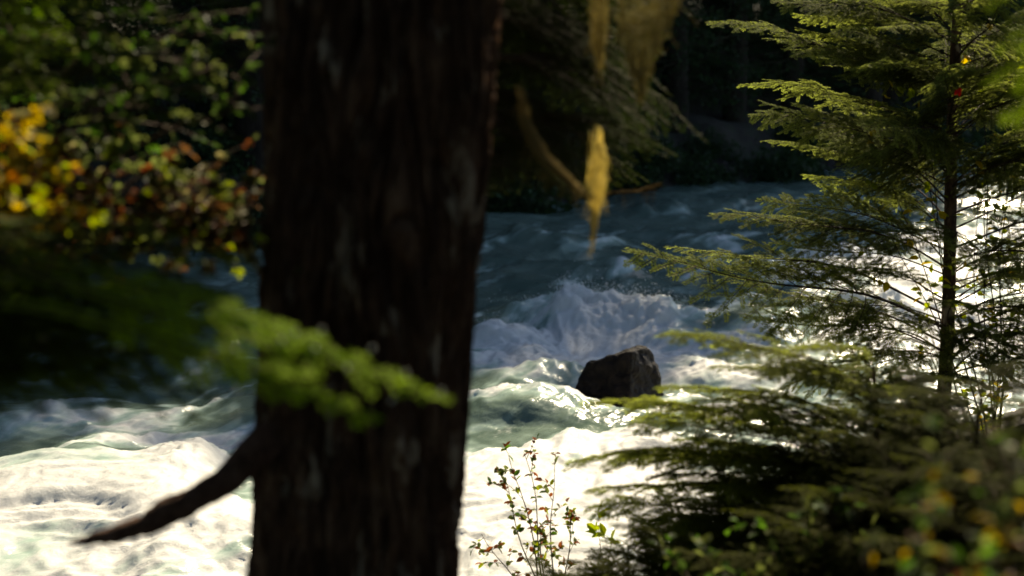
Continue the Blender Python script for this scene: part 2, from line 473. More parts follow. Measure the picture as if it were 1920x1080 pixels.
# flying drops over the breaking crests
def drops():
    rs = np.random.RandomState(5)
    m, t, out = mat("white spray")
    b = N(t, "ShaderNodeBsdfPrincipled"); b.inputs["Base Color"].default_value = (0.88, 0.9, 0.9, 1); b.inputs["Roughness"].default_value = 0.3
    tl = N(t, "ShaderNodeBsdfTranslucent"); tl.inputs["Color"].default_value = (0.95, 0.95, 0.95, 1)
    mx = N(t, "ShaderNodeMixShader"); mx.inputs[0].default_value = 0.5
    t.links.new(b.outputs[0], mx.inputs[1]); t.links.new(tl.outputs[0], mx.inputs[2]); t.links.new(mx.outputs[0], out.inputs[0])
    mb = MB()
    gy = np.gradient(WZ, axis=0) / (np.gradient(WY, axis=0) + 1e-6)
    score = np.clip(WF - 0.55, 0, 1) * np.clip(WZ - 0.22, 0, 0.5)
    vis = (WY > 12.0) & (WY < 19) & (np.abs(WX) < 0.42 * WY)
    pr = (score * vis).ravel(); pr = pr / pr.sum()
    idx = rs.choice(len(pr), 2600, p=pr)
    o = np.array([[1, 0, 0], [0, 1, 0], [-1, 0, 0], [0, -1, 0], [0, 0, 1], [0, 0, -1]], float)
    fc = np.array([[0, 1, 4, 4], [1, 2, 4, 4], [2, 3, 4, 4], [3, 0, 4, 4]])
    q = np.array([[0, 4, 2, 5], [1, 4, 3, 5], [0, 1, 2, 3]])
    for k in idx:
        r = 0.002 + 0.005 * rs.rand() ** 4
        p = np.array([WX.ravel()[k], WY.ravel()[k], WZ.ravel()[k]]) + rs.randn(3) * (0.05, 0.05, 0.02) + (0, 0, rs.exponential(0.055))
        mb.add(p + o * r * (1, 1, 1.4), q)
    for px, py, d, wd_, ht in [(1092, 640, 13.3, 0.16, 0.26), (1120, 560, 14.6, 0.3, 0.24), (1265, 560, 14.5, 0.25, 0.2), (985, 560, 15, 0.3, 0.12), (1225, 765, 12.2, 0.08, 0.10), (1180, 550, 15, 0.25, 0.2), (930, 600, 14.5, 0.3, 0.12)]:
        c = P(px, py, d)
        for _ in range(130):
            u = rs.rand() ** 1.6
            p = np.array(c) + (wd_ * rs.randn() * (0.35 + 0.5 * u), wd_ * 0.5 * rs.randn(), ht * (u - 0.35) * (1 - 0.3 * abs(rs.randn())))
            mb.add(p + o * (0.0015 + 0.004 * rs.rand() ** 5) * (1, 1, 1.5), q)
    tag(link("spray", mb.data("spray", [m])), "fine white drops flying above the breaking river waves", "spray", kind="stuff")
drops()

# ------------------------------------------------------------------ boulders
m, t, out = mat("wet rock")
tc = N(t, "ShaderNodeTexCoord")
n1 = noise_node(t, tc.outputs["Object"], 9, 8, 0.7)
r = ramp(t, n1.outputs[0], [(0.3, (0.004, 0.003, 0.0025)), (0.55, (0.016, 0.010, 0.007)), (0.8, (0.045, 0.032, 0.026))])
b = N(t, "ShaderNodeBsdfPrincipled"); b.inputs["Roughness"].default_value = 0.6; b.inputs["Specular IOR Level"].default_value = 0.15
bp = N(t, "ShaderNodeBump"); bp.inputs["Strength"].default_value = 0.7; bp.inputs["Distance"].default_value = 0.03
n2 = noise_node(t, tc.outputs["Object"], 22, 7, 0.7)
t.links.new(n2.outputs[0], bp.inputs["Height"]); t.links.new(bp.outputs[0], b.inputs["Normal"])
t.links.new(r.outputs[0], b.inputs["Base Color"]); t.links.new(b.outputs[0], out.inputs[0])
M_ROCK = m
def boulder(label, pts, amp, seed, group=None):
    bm = bmesh.new()
    for p in pts: bm.verts.new(p)
    hull = bmesh.ops.convex_hull(bm, input=bm.verts)
    for v_ in [v_ for v_ in bm.verts if not v_.link_faces]: bm.verts.remove(v_)
    bmesh.ops.bevel(bm, geom=list(bm.edges), offset=0.018, segments=1, affect='EDGES')
    bmesh.ops.triangulate(bm, faces=bm.faces[:])
    for _ in range(4):
        long = [e for e in bm.edges if e.calc_length() > 0.035]
        if not long: break
        bmesh.ops.subdivide_edges(bm, edges=long, cuts=1, use_grid_fill=True)
        bmesh.ops.triangulate(bm, faces=bm.faces[:])
    bm.normal_update()
    off = Vector((seed * 3.1, seed, 0))
    for v_ in bm.verts:
        q = v_.co + off
        d = mnoise.fractal(q * 5, 0.8, 2.0, 5) * amp + (abs(mnoise.noise(q * 9)) - 0.25) * amp * 0.7
        v_.co += v_.normal * max(-0.03, min(0.03, d))
    me = bpy.data.meshes.new("boulder"); bm.to_mesh(me); bm.free()
    me.materials.append(M_ROCK)
    for p in me.polygons: p.use_smooth = False
    return tag(link("boulder", me), label, "boulder", group)
B = [P(1066, 752, 12.35), P(1090, 702, 12.35), P(1104, 680, 12.3), P(1182, 656, 12.12), P(1179, 758, 11.95), P(1214, 647, 12.35), P(1238, 692, 12.4), P(1244, 752, 12.35),
     P(1110, 684, 12.8), P(1205, 650, 12.8), P(1080, 740, 12.9), P(1235, 700, 12.9)]
low = [Vector((p.x, p.y, -0.4)) for p in (B[0], B[4], B[7], B[10], B[11])]
boulder("dark wet angular boulder standing out of white rapids in mid river", B + low, 0.028, 1)
c = P(1300, 560, 16.0)
def lump(c, rx, ry, rz, seed):
    rs = random.Random(seed); o = []
    for k in range(26):
        a, e = rs.uniform(0, 6.28), rs.uniform(-0.5, 1.3)
        o.append(Vector((c.x + rx * math.cos(a) * math.cos(e), c.y + ry * math.sin(a) * math.cos(e), c.z + rz * math.sin(e))))
    return o
for k, (s_, dw, r_) in enumerate([(21.5, 0.2, 0.5), (28.5, 0.2, 0.6), (33, 0.2, 0.6)]):
    fe = float(far_edge(np.array([s_]))[0])
    x, y = xy(s_, fe + dw)
    boulder("dark boulder at the water's edge below the far forest", lump(Vector((x, y, 0.1)), r_, r_ * 0.8, r_ * 0.7, 10 + k), 0.05, 10 + k, "boulders along the far bank")

# ------------------------------------------------------------------ conifer branches
def needles(mb, pts, rng, nl, sp, nw, cbase, ctip, tipness, tilt=0.25):
    """two ranks of flat needles along a twig given as points"""
    p = np.asarray([tuple(q) for q in pts], float)
    seg = np.linalg.norm(np.diff(p, axis=0), axis=1); cum = np.concatenate([[0], np.cumsum(seg)])
    n = max(2, int(cum[-1] / sp))
    u = (np.arange(n) + 0.5) / n * cum[-1]
    q = np.stack([np.interp(u, cum, p[:, k]) for k in range(3)], 1)
    d = np.stack([np.interp(np.minimum(u + 0.01, cum[-1]), cum, p[:, k]) - np.interp(np.maximum(u - 0.01, 0), cum, p[:, k]) for k in range(3)], 1)
    d /= np.linalg.norm(d, axis=1)[:, None] + 1e-9
    up = np.array([0, 0, 1.0]); side = np.cross(up, d); side /= np.linalg.norm(side, axis=1)[:, None] + 1e-9
    nz = np.cross(d, side)
    fr = u / cum[-1]
    for sg in (-1, 1):
        ln = nl * (0.75 + 0.5 * rng.rand(n)) * np.clip(1.15 - 0.5 * fr ** 4, 0.4, 1.2)
        fa = 0.45 + 0.45 * fr ** 3 + 0.3 * (rng.rand(n) - 0.5)
        el = tilt + 0.9 * (rng.rand(n) - 0.5)
        nd = d * fa[:, None] + side * (sg * 0.85) + nz * el[:, None] * 0.6
        nd /= np.linalg.norm(nd, axis=1)[:, None]
        wv = np.cross(nd, nz + 0.8 * (rng.rand(n, 3) - 0.5)); wv /= np.linalg.norm(wv, axis=1)[:, None] + 1e-9
        wv *= nw
        b = q; m_ = q + nd * (ln * 0.55)[:, None]; e = q + nd * ln[:, None]
        v = np.stack([b, m_ + wv, e, m_ - wv], 1).reshape(-1, 3)
        f = np.arange(4 * n).reshape(-1, 4)
        mixv = np.clip(tipness * (0.35 + 0.65 * fr), 0, 1)
        cc = (1 - mixv)[:, None] * np.array(cbase) + mixv[:, None] * np.array(ctip)
        cc = cc * (0.7 + 0.6 * rng.rand(n))[:, None]
        mb.add(v, f, np.repeat(cc, 4, 0), 0)

C_OLD, C_NEW = (0.095, 0.108, 0.028), (0.215, 0.250, 0.055)
def hemlock_branch(seed, L=1.5, arch=0.07, width=0.36, nl=0.016, sp=0.0048, nw=0.0026, step=0.044, bare=0.12, sub=True, cold=C_OLD, cnew=C_NEW, droop=0.12, twig=0.0075, nm=None):
    rng = np.random.RandomState(seed); pr = random.Random(seed)
    mb = MB()
    ph = pr.uniform(0, 6); amp = pr.uniform(0.01, 0.03) * L
    def ax(s):
        return Vector((L * s, amp * math.sin(5 * s + ph) * s * (1 - s) * 4, arch * L * 4 * s * (1 - s) + 0.012 * L * math.sin(9 * s + ph)))
    main = [ax(k / 24) for k in range(25)]
    tube(mb, main, [twig * (1 - 0.85 * k / 24) for k in range(25)], 5, (1, 1, 1), 1)
    needles(mb, main[int(24 * 0.55):], rng, nl, sp, nw, cold, cnew, 0.9)
    s = bare + pr.uniform(0, 0.02); sg = 1
    while s < 0.985:
        base = ax(s); fw = (ax(min(1, s + 0.02)) - base).normalized()
        sidev = Vector((0, 0, 1)).cross(fw).normalized() * sg
        shape = min(1, (s / 0.3)) ** 0.7 * (1 - s) ** 0.75 + 0.035
        ln = L * width * shape * pr.choice([0.55, 0.8, 0.95, 1.0, 1.1]) * pr.uniform(0.8, 1.15)
        a = R(pr.uniform(38, 62))
        d = fw * math.cos(a) + sidev * math.sin(a) + Vector((0, 0, pr.uniform(-0.22, 0.12)))
        d.normalize()
        k = 7
        lat = []
        for j in range(k):
            tt = j / (k - 1)
            lat.append(base + d * ln * tt + fw * (0.12 * ln * tt * tt) + Vector((0, 0, -droop * ln * tt * tt)) + Vector((0, 0, 0.02 * ln * math.sin(6 * tt + s * 40))))
        tube(mb, lat, [twig * 0.34 * (1 - s * 0.4) * (1 - 0.8 * j / (k - 1)) + 0.0005 for j in range(k)], 3, (1, 1, 1), 1)
        needles(mb, lat[1:] if ln > 0.15 else lat, rng, nl, sp, nw, cold, cnew, 0.35 + 0.6 * s ** 2)
        if sub and ln > 0.09:
            u = 0.22; g2 = pr.choice([-1, 1])
            while u < 0.95:
                bi = u * (k - 1); i0 = int(bi); b2 = lat[i0].lerp(lat[min(k - 1, i0 + 1)], bi - i0)
                f2 = (lat[min(k - 1, i0 + 1)] - lat[i0]).normalized()
                s2 = Vector((0, 0, 1)).cross(f2).normalized() * g2
                l2 = ln * 0.42 * (1 - u) ** 0.8 * pr.uniform(0.5, 1.15) + 0.012
                a2 = R(pr.uniform(38, 60))
                d2 = (f2 * math.cos(a2) + s2 * math.sin(a2) + Vector((0, 0, pr.uniform(-0.3, 0.12)))).normalized()
                tw = [b2 + d2 * l2 * q + Vector((0, 0, -droop * 1.2 * l2 * q * q)) for q in (0, 0.33, 0.66, 1)]
                tube(mb, tw, [0.0011, 0.0009, 0.0007, 0.0004], 3, (1, 1, 1), 1)
                needles(mb, tw, rng, nl, sp, nw, cold, cnew, 0.3 + 0.7 * s ** 2)
                u += pr.uniform(0.028, 0.06) / ln; g2 = -g2
        s += pr.uniform(0.6, 1.4) * step / L / 2 * (1.0); sg = -sg
    return mb.data("hemlock_branch", [nm or M_NEEDLE, M_TWIG])

BR = [hemlock_branch(100 + k, 1.5, arch=0.05 + 0.015 * k % 0.05, width=0.33 + 0.03 * (k % 4)) for k in range(7)]          # sharp, sparse
SB = [hemlock_branch(200 + k, 0.8, arch=0.06, width=0.4, step=0.04, bare=0.1, twig=0.005, cold=(0.026, 0.032, 0.005), cnew=(0.065, 0.075, 0.008)) for k in range(4)]            # short, bushy; needle colours darkened in place of shade
NB = [hemlock_branch(300 + k, 1.1, arch=0.09, width=0.34, sp=0.005, nl=0.017, nw=0.0024, step=0.055, cnew=(0.15, 0.25, 0.016), cold=(0.05, 0.08, 0.010)) for k in range(4)]
WB = [hemlock_branch(400 + k, 2.2, arch=0.06, width=0.30, sp=0.008, nl=0.018, nw=0.002, step=0.06, droop=0.35, twig=0.014, cold=(0.020, 0.030, 0.008), cnew=(0.032, 0.044, 0.010), nm=M_SHADENEEDLE) for k in range(3)]  # colours kept dark to stand in for shade on these boughs

FB = [hemlock_branch(360 + k, 1.1, arch=0.10, width=0.42, sp=0.0045, nl=0.02, nw=0.0027, step=0.042, cold=(0.10, 0.115, 0.026), cnew=(0.24, 0.28, 0.05)) for k in range(3)]
SPR = [hemlock_branch(380 + k, 1.15, arch=0.05, bare=0.70, width=0.17, sp=0.0045, nl=0.014, nw=0.0026, step=0.05, cold=(0.14, 0.20, 0.016), cnew=(0.26, 0.40, 0.022)) for k in range(3)]  # sunlight put into the colour: brighter needles for the lit sprig
DB = [hemlock_branch(350 + k, 1.1, arch=0.09, width=0.34, sp=0.006, nl=0.017, nw=0.0022, step=0.075, cold=(0.042, 0.066, 0.010), cnew=(0.09, 0.135, 0.014)) for k in range(3)]  # shade put into the colour: darker needles for the other near boughs
SBR = [hemlock_branch(150 + k, 1.5, arch=0.04 + 0.02 * k, width=0.36, step=0.065, bare=0.2) for k in range(3)]
rnd = random.Random(7)
def trunk_mesh(mb, base, top, r0, r1, n=24, sides=10, lean=0.02, mi=0, seed=1):
    pts = curve(base, top, 0, n, random.Random(seed), lean)
    tube(mb, pts, [r0 + (r1 - r0) * (k / (n - 1)) ** 0.9 for k in range(n)], sides, (1, 1, 1), mi)
    return pts

# the sharp young hemlock on the right
D1 = 7.0
p0 = P(1766, 700, D1); base = Vector((p0.x, D1, gz(p0.x, D1) - 0.05))
TOP1 = 6.6
sap = thing("young_hemlock", "tall young hemlock with thin dark trunk, sharp airy boughs reaching left over the bright rapids", "tree", base)
mb = MB()
tp = trunk_mesh(mb, base, (base.x + 0.06, D1 + 0.05, TOP1), 0.040, 0.006, 30, 10, 0.03, 0, 3)
part("trunk", mb.data("trunk", [M_BARK], True), sap)
def on_trunk(pts, z):
    for a, c in zip(pts, pts[1:]):
        if a.z <= z <= c.z: return a.lerp(c, (z - a.z) / (c.z - a.z + 1e-9))
    return pts[-1] if z > pts[-1].z else pts[0]
LIST = [((1325, 40), 195, -0.25), ((1445, 2), 75, -0.1), ((1385, 158), 265, 0.15), ((1402, 222), 320, -0.2), ((1425, 268), 350, 0.2),
        ((1325, 410), 500, -0.1), ((1165, 478), 610, -0.45), ((1250, 466), 585, 0.0), ((1420, 372), 470, 0.35), ((1345, 520), 640, 0.3), ((1400, 600), 655, -0.3),
        ((1460, 735), 668, 0.1), ((1520, 690), 665, -0.5), ((1500, 330), 430, 0.4), ((1560, 60), 140, -0.4), ((1490, 560), 600, 0.5), ((1530, 500), 560, -0.6),
        ((1600, 300), 380, -0.7), ((1560, 200), 300, 0.5),
        ((2100, 20), 180, 0.2), ((2060, 130), 260, -0.3), ((2150, 230), 350, 0.1), ((2080, 330), 430, 0.4), ((2140, 420), 520, -0.2), ((2050, 480), 560, 0.3), ((2120, 560), 630, 0.0), ((1990, 620), 660, -0.4), ((1950, 60), 120, 0.5), ((1930, 280), 330, -0.5), ((1940, 520), 575, 0.5), ((1640, 20), 90, 0.3),
        ((1800, 570), 600, -0.8), ((1850, 640), 640, -0.7), ((1690, 610), 620, -0.8), ((1680, 690), 660, -0.7), ((1970, 560), 600, 0.2), ((2010, 690), 670, 0.0), ((1900, 450), 520, -0.6)]
for k, (tip, ry, dy) in enumerate(LIST):
    tipw = P(tip[0], tip[1], D1 + dy)
    rz = P(1766, ry, D1).z
    aim("branch", SBR[k % 3] if ry > 550 else BR[k % len(BR)], on_trunk(tp, rz), tipw, sap, rnd.uniform(-0.6, 0.6), 1.5)
z = 1.25
k = 0
while z < TOP1 - 0.2 and k < 60:
    az = rnd.uniform(0, 6.28) if k % 3 else rnd.uniform(-2.6, -0.5)
    frac = (TOP1 - z) / (TOP1 - 1.2)
    ln = (0.30 + 1.15 * frac ** 0.8) * rnd.uniform(0.7, 1.05)
    if math.cos(az) < -0.6 and z < 3.2: ln *= 0.75
    el = R(rnd.uniform(4, 24))
    r_ = on_trunk(tp, z)
    aim("branch", SBR[k % 3] if z < 2.25 else BR[rnd.randrange(len(BR))], r_, r_ + Vector((math.cos(az) * math.cos(el), math.sin(az) * math.cos(el), math.sin(el))) * ln, sap, rnd.uniform(-0.7, 0.7), 1.5)
    z += rnd.uniform(0.02, 0.06) * (1.1 if z < 2.25 else 0.8 if z < 3.3 else 3.2); k += 1

# the softer small hemlock in front of it
D2 = 4.7
p0 = P(1640, 1000, D2); base = Vector((p0.x, D2, gz(p0.x, D2) - 0.05))
sap2 = thing("young_hemlock", "small bushy yellow green hemlock below the boulder, its soft boughs pointing left", "tree", base)
mb = MB()
topz = P(1640, 690, D2).z
tp = trunk_mesh(mb, base, (base.x - 0.02, D2, topz), 0.03, 0.004, 16, 8, 0.008, 0, 4)
part("trunk", mb.data("trunk", [M_BARK], True), sap2)
L2 = [((1235, 635), 760, -0.2), ((1090, 765), 880, -0.1), ((1330, 690), 770, 0.1), ((1180, 800), 900, 0.15), ((1060, 878), 930, 0.1), ((1230, 730), 830, 0.0), ((1130, 860), 960, -0.3),
      ((1300, 760), 860, -0.35), ((1420, 700), 740, -0.2), ((1220, 900), 990, -0.1), ((1400, 800), 900, 0.3), ((1500, 700), 720, 0.25), ((1100, 960), 1040, 0.3), ((1180, 990), 1060, -0.2),
      ((1480, 660), 690, -0.3), ((1340, 930), 1010, -0.4), ((1260, 830), 930, 0.35), ((1100, 925), 1000, 0.15)]
for k, (tip, ry, dy) in enumerate(L2):
    aim("branch", FB[k % 3], on_trunk(tp, P(1640, ry, D2).z), P(tip[0], tip[1], D2 + dy), sap2, rnd.uniform(-0.3, 0.3), 1.1)
for k in range(70):
    z = base.z + 0.15 + (topz - base.z - 0.2) * rnd.random()
    fr = (topz - z) / (topz - base.z)
    az = rnd.uniform(-1.9, 1.9); ln = (0.18 + 0.5 * fr) * rnd.uniform(0.7, 1.1); el = R(rnd.uniform(0, 22))
    r_ = on_trunk(tp, z)
    aim("branch", FB[k % 3] if fr < 0.55 else SB[rnd.randrange(4)], r_, r_ + Vector((math.cos(az) * math.cos(el), math.sin(az) * math.cos(el), math.sin(el))) * ln, sap2, rnd.uniform(-0.3, 0.3), 1.1 if fr < 0.55 else 0.8)  # lower branches take the shade-darkened needles, upper ones the bright

# low hemlock seedlings filling the foot of the bank
def seedling(px, py_top, d, h, label, n=26, spread=0.42, group=None):
    p = P(px, py_top, d); base = Vector((p.x, d, min(gz(p.x, d), p.z - 0.3) - 0.03))
    o = thing("hemlock_seedling", label, "seedling", base, group)
    mb = MB(); tp = trunk_mesh(mb, base, p, 0.016, 0.003, 10, 6, 0.006, 0, int(px))
    part("trunk", mb.data("trunk", [M_TWIG], True), o)
    for k in range(n):
        fr = (k + 0.5) / n; z = base.z + (p.z - base.z) * (0.12 + 0.86 * fr)
        az = k * 2.4 + rnd.uniform(-0.4, 0.4); ln = (0.12 + spread * (1 - fr) ** 0.7) * rnd.uniform(0.8, 1.15); el = R(rnd.uniform(2, 25))
        r_ = on_trunk(tp, z)
        aim("branch", SB[rnd.randrange(4)], r_, r_ + Vector((math.cos(az) * math.cos(el), math.sin(az) * math.cos(el), math.sin(el))) * ln, o, rnd.uniform(-0.3, 0.3), 0.8)
    return o
SG = "low hemlock seedlings in the dark undergrowth of the near bank"
SL = "dark low hemlock seedling in the undergrowth at the bottom right"
for px, py, d in [(1330, 960, 4.9), (1450, 900, 5.2), (1570, 880, 5.0), (1180, 1020, 5.2), (1700, 760, 4.2), (1840, 700, 4.0), (1760, 850, 3.6), (1620, 980, 3.8), (1900, 860, 3.3), (1480, 1010, 4.0), (1280, 1050, 4.6)]:
    seedling(px, py, d, 1.0, SL, 30, 0.5, SG)

# ------------------------------------------------------------------ broad leaved shrubs
def leaf(mb, p, d, n, ln, wd, col, lobes=1):
    d = d.normalized(); sd = d.cross(n)
    if sd.length < 1e-3: sd = Vector((1, 0, 0))
    sd.normalize(); n = sd.cross(d)
    angs = [0] if lobes == 1 else [-0.9, 0, 0.9]
    for a in angs:
        dd = d * math.cos(a) + sd * math.sin(a); ss = sd * math.cos(a) - d * math.sin(a)
        l_ = ln * (1 if a == 0 else 0.78)
        tip = p + dd * l_ - n * (0.1 * l_)
        k1 = p + dd * (0.3 * l_); k2 = p + dd * (0.68 * l_)
        up = n * (wd * 0.25)
        v = [p, k1 + ss * wd * 0.9 + up, k2 + ss * wd * 0.75 + up, tip, k2 - ss * wd * 0.75 + up, k1 - ss * wd * 0.9 + up]
        mb.add([tuple(q) for q in v], [(0, 1, 2, 3), (0, 3, 4, 5)], col)
def shrub(name, label, cat, base, tips, pal, seed, ln=0.04, wd=0.012, per=10, twigs=9, tl=0.25, lobes=1, r0=0.008, group=None, spread=1.0, leafstart=0.3, sag=0.12):
    pr = random.Random(seed)
    o = thing(name, label, cat, base, group)
    ms, ml = MB(), MB()
    for tp_ in tips:
        L = (Vector(tp_) - Vector(base)).length
        st = curve(base, tp_, sag * L * 0.6, 14, pr, 0.012 * L)
        tube(ms, st, [r0 * (1 - 0.8 * k / 13) for k in range(14)], 5)
        for q in range(twigs):
            u = leafstart + (1 - leafstart) * (q + pr.random()) / twigs
            i0 = min(12, int(u * 13)); b0 = st[i0].lerp(st[i0 + 1], u * 13 - i0)
            fw = (st[i0 + 1] - st[i0]).normalized()
            d = (fw * 0.7 + Vector((pr.gauss(0, 1), pr.gauss(0, 1), pr.gauss(0.1, 0.7))) * 0.8 * spread).normalized()
            tln = tl * pr.uniform(0.5, 1.2)
            tw = curve(b0, b0 + d * tln, 0.06 * tln, 6, pr, 0.01 * tln)
            tube(ms, tw, [r0 * 0.3 * (1 - 0.12 * k) for k in range(6)], 3)
            for _ in range(per):
                v_ = pr.uniform(0.15, 1.0); j = min(4, int(v_ * 5)); lp = tw[j].lerp(tw[j + 1], v_ * 5 - j)
                dd = Vector((pr.gauss(0, 1), pr.gauss(0, 1), pr.gauss(-0.2, 0.6))) + d * 0.8
                nn = Vector((pr.gauss(0, 0.6), pr.gauss(0, 0.6), 1))
                cc = pr.choice(pal); k = pr.uniform(0.7, 1.25)
                leaf(ml, lp, dd, nn, ln * pr.uniform(0.6, 1.2), wd * pr.uniform(0.8, 1.2), (cc[0] * k, cc[1] * k, cc[2] * k), lobes)
    part("stem", ms.data("stem", [M_TWIG], True), o)
    part("foliage", ml.data("foliage", [M_LEAF]), o)
    return o
GRN = (0.05, 0.10, 0.014); YGR = (0.20, 0.24, 0.02); YEL = (0.42, 0.30, 0.02); ORA = (0.42, 0.15, 0.015); RED = (0.30, 0.035, 0.02); RUS = (0.16, 0.055, 0.022); OLV = (0.10, 0.12, 0.035); PAL = (0.22, 0.20, 0.09); GLD = (0.22, 0.15, 0.02); BRN = (0.085, 0.042, 0.016); DGR = (0.03, 0.05, 0.012)

# thin shrub in front of the foam
bx = P(1040, 1080, 6.5)
base = (bx.x, 6.5, gz(bx.x, 6.5) - 0.02)
T = [P(958, 850, 6.5), P(985, 845, 6.6), P(1035, 880, 6.4), P(905, 1000, 6.4), P(945, 905, 6.35), P(1075, 960, 6.5), P(1010, 990, 6.6)]
shrub("leafy_shrub", "thin twiggy shrub with small olive and rusty leaves in front of the white foam", "shrub", base, T, [OLV, OLV, RUS, YGR, GRN, RUS], 11, 0.038, 0.012, 7, 9, 0.13, 1, 0.006, None, 0.9, 0.3, 0.1)
bx = P(1130, 1080, 6.2)
shrub("leafy_shrub", "small plant with a few bright yellow green leaves beside the twiggy shrub", "shrub", (bx.x, 6.2, gz(bx.x, 6.2)), [P(1125, 968, 6.2), P(1145, 1000, 6.2)], [YGR], 12, 0.06, 0.02, 4, 2, 0.06, 1, 0.004, None, 0.8, 0.8)
# yellowing shrub behind and through the sharp hemlock
bx = P(1875, 720, 7.2)
base = (bx.x, 7.2, gz(bx.x, 7.2) - 0.05)
T = [P(1665, 110, 6.7), P(1700, 170, 6.5), P(1625, 240, 6.7), P(1830, 60, 6.7), P(1900, 150, 6.8), P(1640, 370, 6.6), P(1890, 290, 6.7), P(1930, 420, 6.9), P(1850, 190, 6.6), P(1880, 520, 6.8), P(1820, 330, 6.5)]
shrub("leafy_shrub", "yellowing leafy shrub growing up through the boughs of the sharp hemlock", "shrub", base, T, [YGR, YGR, YEL, YGR, OLV], 13, 0.05, 0.018, 3, 14, 0.18, 1, 0.005, None, 1.0, 0.1, 0.06)
rl = thing("red_leaf", "single bright red leaf hanging beside the trunk of the sharp hemlock", "leaf", P(1798, 172, 6.0))
mb = MB(); leaf(mb, P(1795, 168, 6.0), Vector((0.4, 0, -0.9)), Vector((0.3, -1, 0.2)), 0.034, 0.011, (0.55, 0.02, 0.015), 3)
part("blade", mb.data("blade", [M_LEAF]), rl)
# near dark shrub, lower right
bx = P(1850, 1150, 2.1)
base = (bx.x, 2.1, gz(bx.x, 2.1) - 0.05)
T = [P(1880, 790, 2.1), P(1740, 920, 2.0), P(1700, 1020, 2.0), P(1830, 900, 2.0), P(1930, 880, 2.1), P(1620, 1060, 2.1), P(1780, 1020, 1.9), P(1900, 1000, 1.9)]
shrub("leafy_shrub", "blurred green shrub with olive gold leaves close by in the lower right corner", "shrub", base, T, [GRN, OLV, DGR, GRN, OLV, DGR, GLD, GLD, DGR, OLV, GRN, BRN], 14, 0.030, 0.012, 5, 8, 0.11, 1, 0.006, None, 1.0, 0.35)
bx = P(1530, 1150, 3.6)
shrub("leafy_shrub", "dark low green shrub filling the bottom edge right of the foam", "shrub", (bx.x, 3.6, gz(bx.x, 3.6)), [P(1450, 1000, 3.6), P(1560, 960, 3.6), P(1350, 1060, 3.7), P(1650, 1010, 3.6), P(1250, 1075, 3.8)], [GRN, DGR, OLV, DGR], 15, 0.04, 0.013, 7, 9, 0.15, 1, 0.006)

# vine maples on the left
base = (-1.95, 3.0, gz(-1.95, 3.0) - 0.05)
T = [P(30, 270, 2.8), P(75, 420, 2.8), P(100, 500, 2.85), P(10, 360, 2.75), P(120, 390, 2.9), P(50, 340, 2.85)]
shrub("vine_maple", "vine maple turning bright yellow and orange at the left edge", "shrub", base, T, [YEL, YEL, ORA, YEL, YGR, YGR, PAL, YEL], 21, 0.032, 0.009, 9, 12, 0.12, 3, 0.010, None, 1.0, 0.82, 0.42)
base = (-2.5, 3.4, gz(-2.5, 3.4) - 0.05)
T = [P(200, 330, 3.2), P(270, 380, 3.2), P(340, 340, 3.3), P(400, 380, 3.3), P(475, 440, 3.2), P(320, 430, 3.1), P(240, 440, 3.1), P(430, 460, 3.2), P(485, 380, 3.3), P(460, 470, 3.2), P(370, 470, 3.2)]
shrub("vine_maple", "vine maple with russet and dull red leaves left of the big trunk", "shrub", base, T, [RUS, BRN, BRN, OLV, BRN, OLV, PAL, BRN, OLV, YGR], 22, 0.032, 0.009, 7, 11, 0.2, 3, 0.012, None, 1.0, 0.80, 0.40)
base = (-2.5, 3.7, gz(-2.5, 3.7) - 0.05)
T = [P(340, 90, 3.2), P(420, 120, 3.2), P(470, 170, 3.2), P(250, 60, 3.2), P(380, 160, 3.1), P(460, 60, 3.3), P(150, 110, 3.2), P(300, 180, 3.1), P(100, 40, 3.2), P(480, 230, 3.2)]
shrub("vine_maple", "tall vine maple with still green and olive leaves at the top left", "shrub", base, T, [GRN, OLV, DGR, DGR, GRN, DGR, OLV], 23, 0.032, 0.009, 8, 12, 0.26, 3, 0.014, None, 1.0, 0.6, 0.35)

# leaves that stand in a gap of the canopy: boughs are kept out of their light and off the maple's face
OPEN = [P(30, 250, 2.8), P(60, 320, 2.8), P(75, 380, 2.8), P(100, 440, 2.85), P(50, 130, 2.95), P(120, 350, 2.9)]
def shades(root, tip, r):
    for k in range(4, 21):
        q = Vector(root).lerp(Vector(tip), k / 20)
        for g in OPEN:
            e = q - g; a = e.dot(SUN_DIR)
            if a > 0.05 and (e - SUN_DIR * a).length < r: return True
    return False
def covers(root, tip):
    for k in range(4, 21):
        q = Vector(root).lerp(Vector(tip), k / 20)
        if q.y < 3.0 and -0.40 < q.x / q.y < -0.305 and -0.150 < (q.z - CAM_Z) / q.y < -0.045: return True
    return False
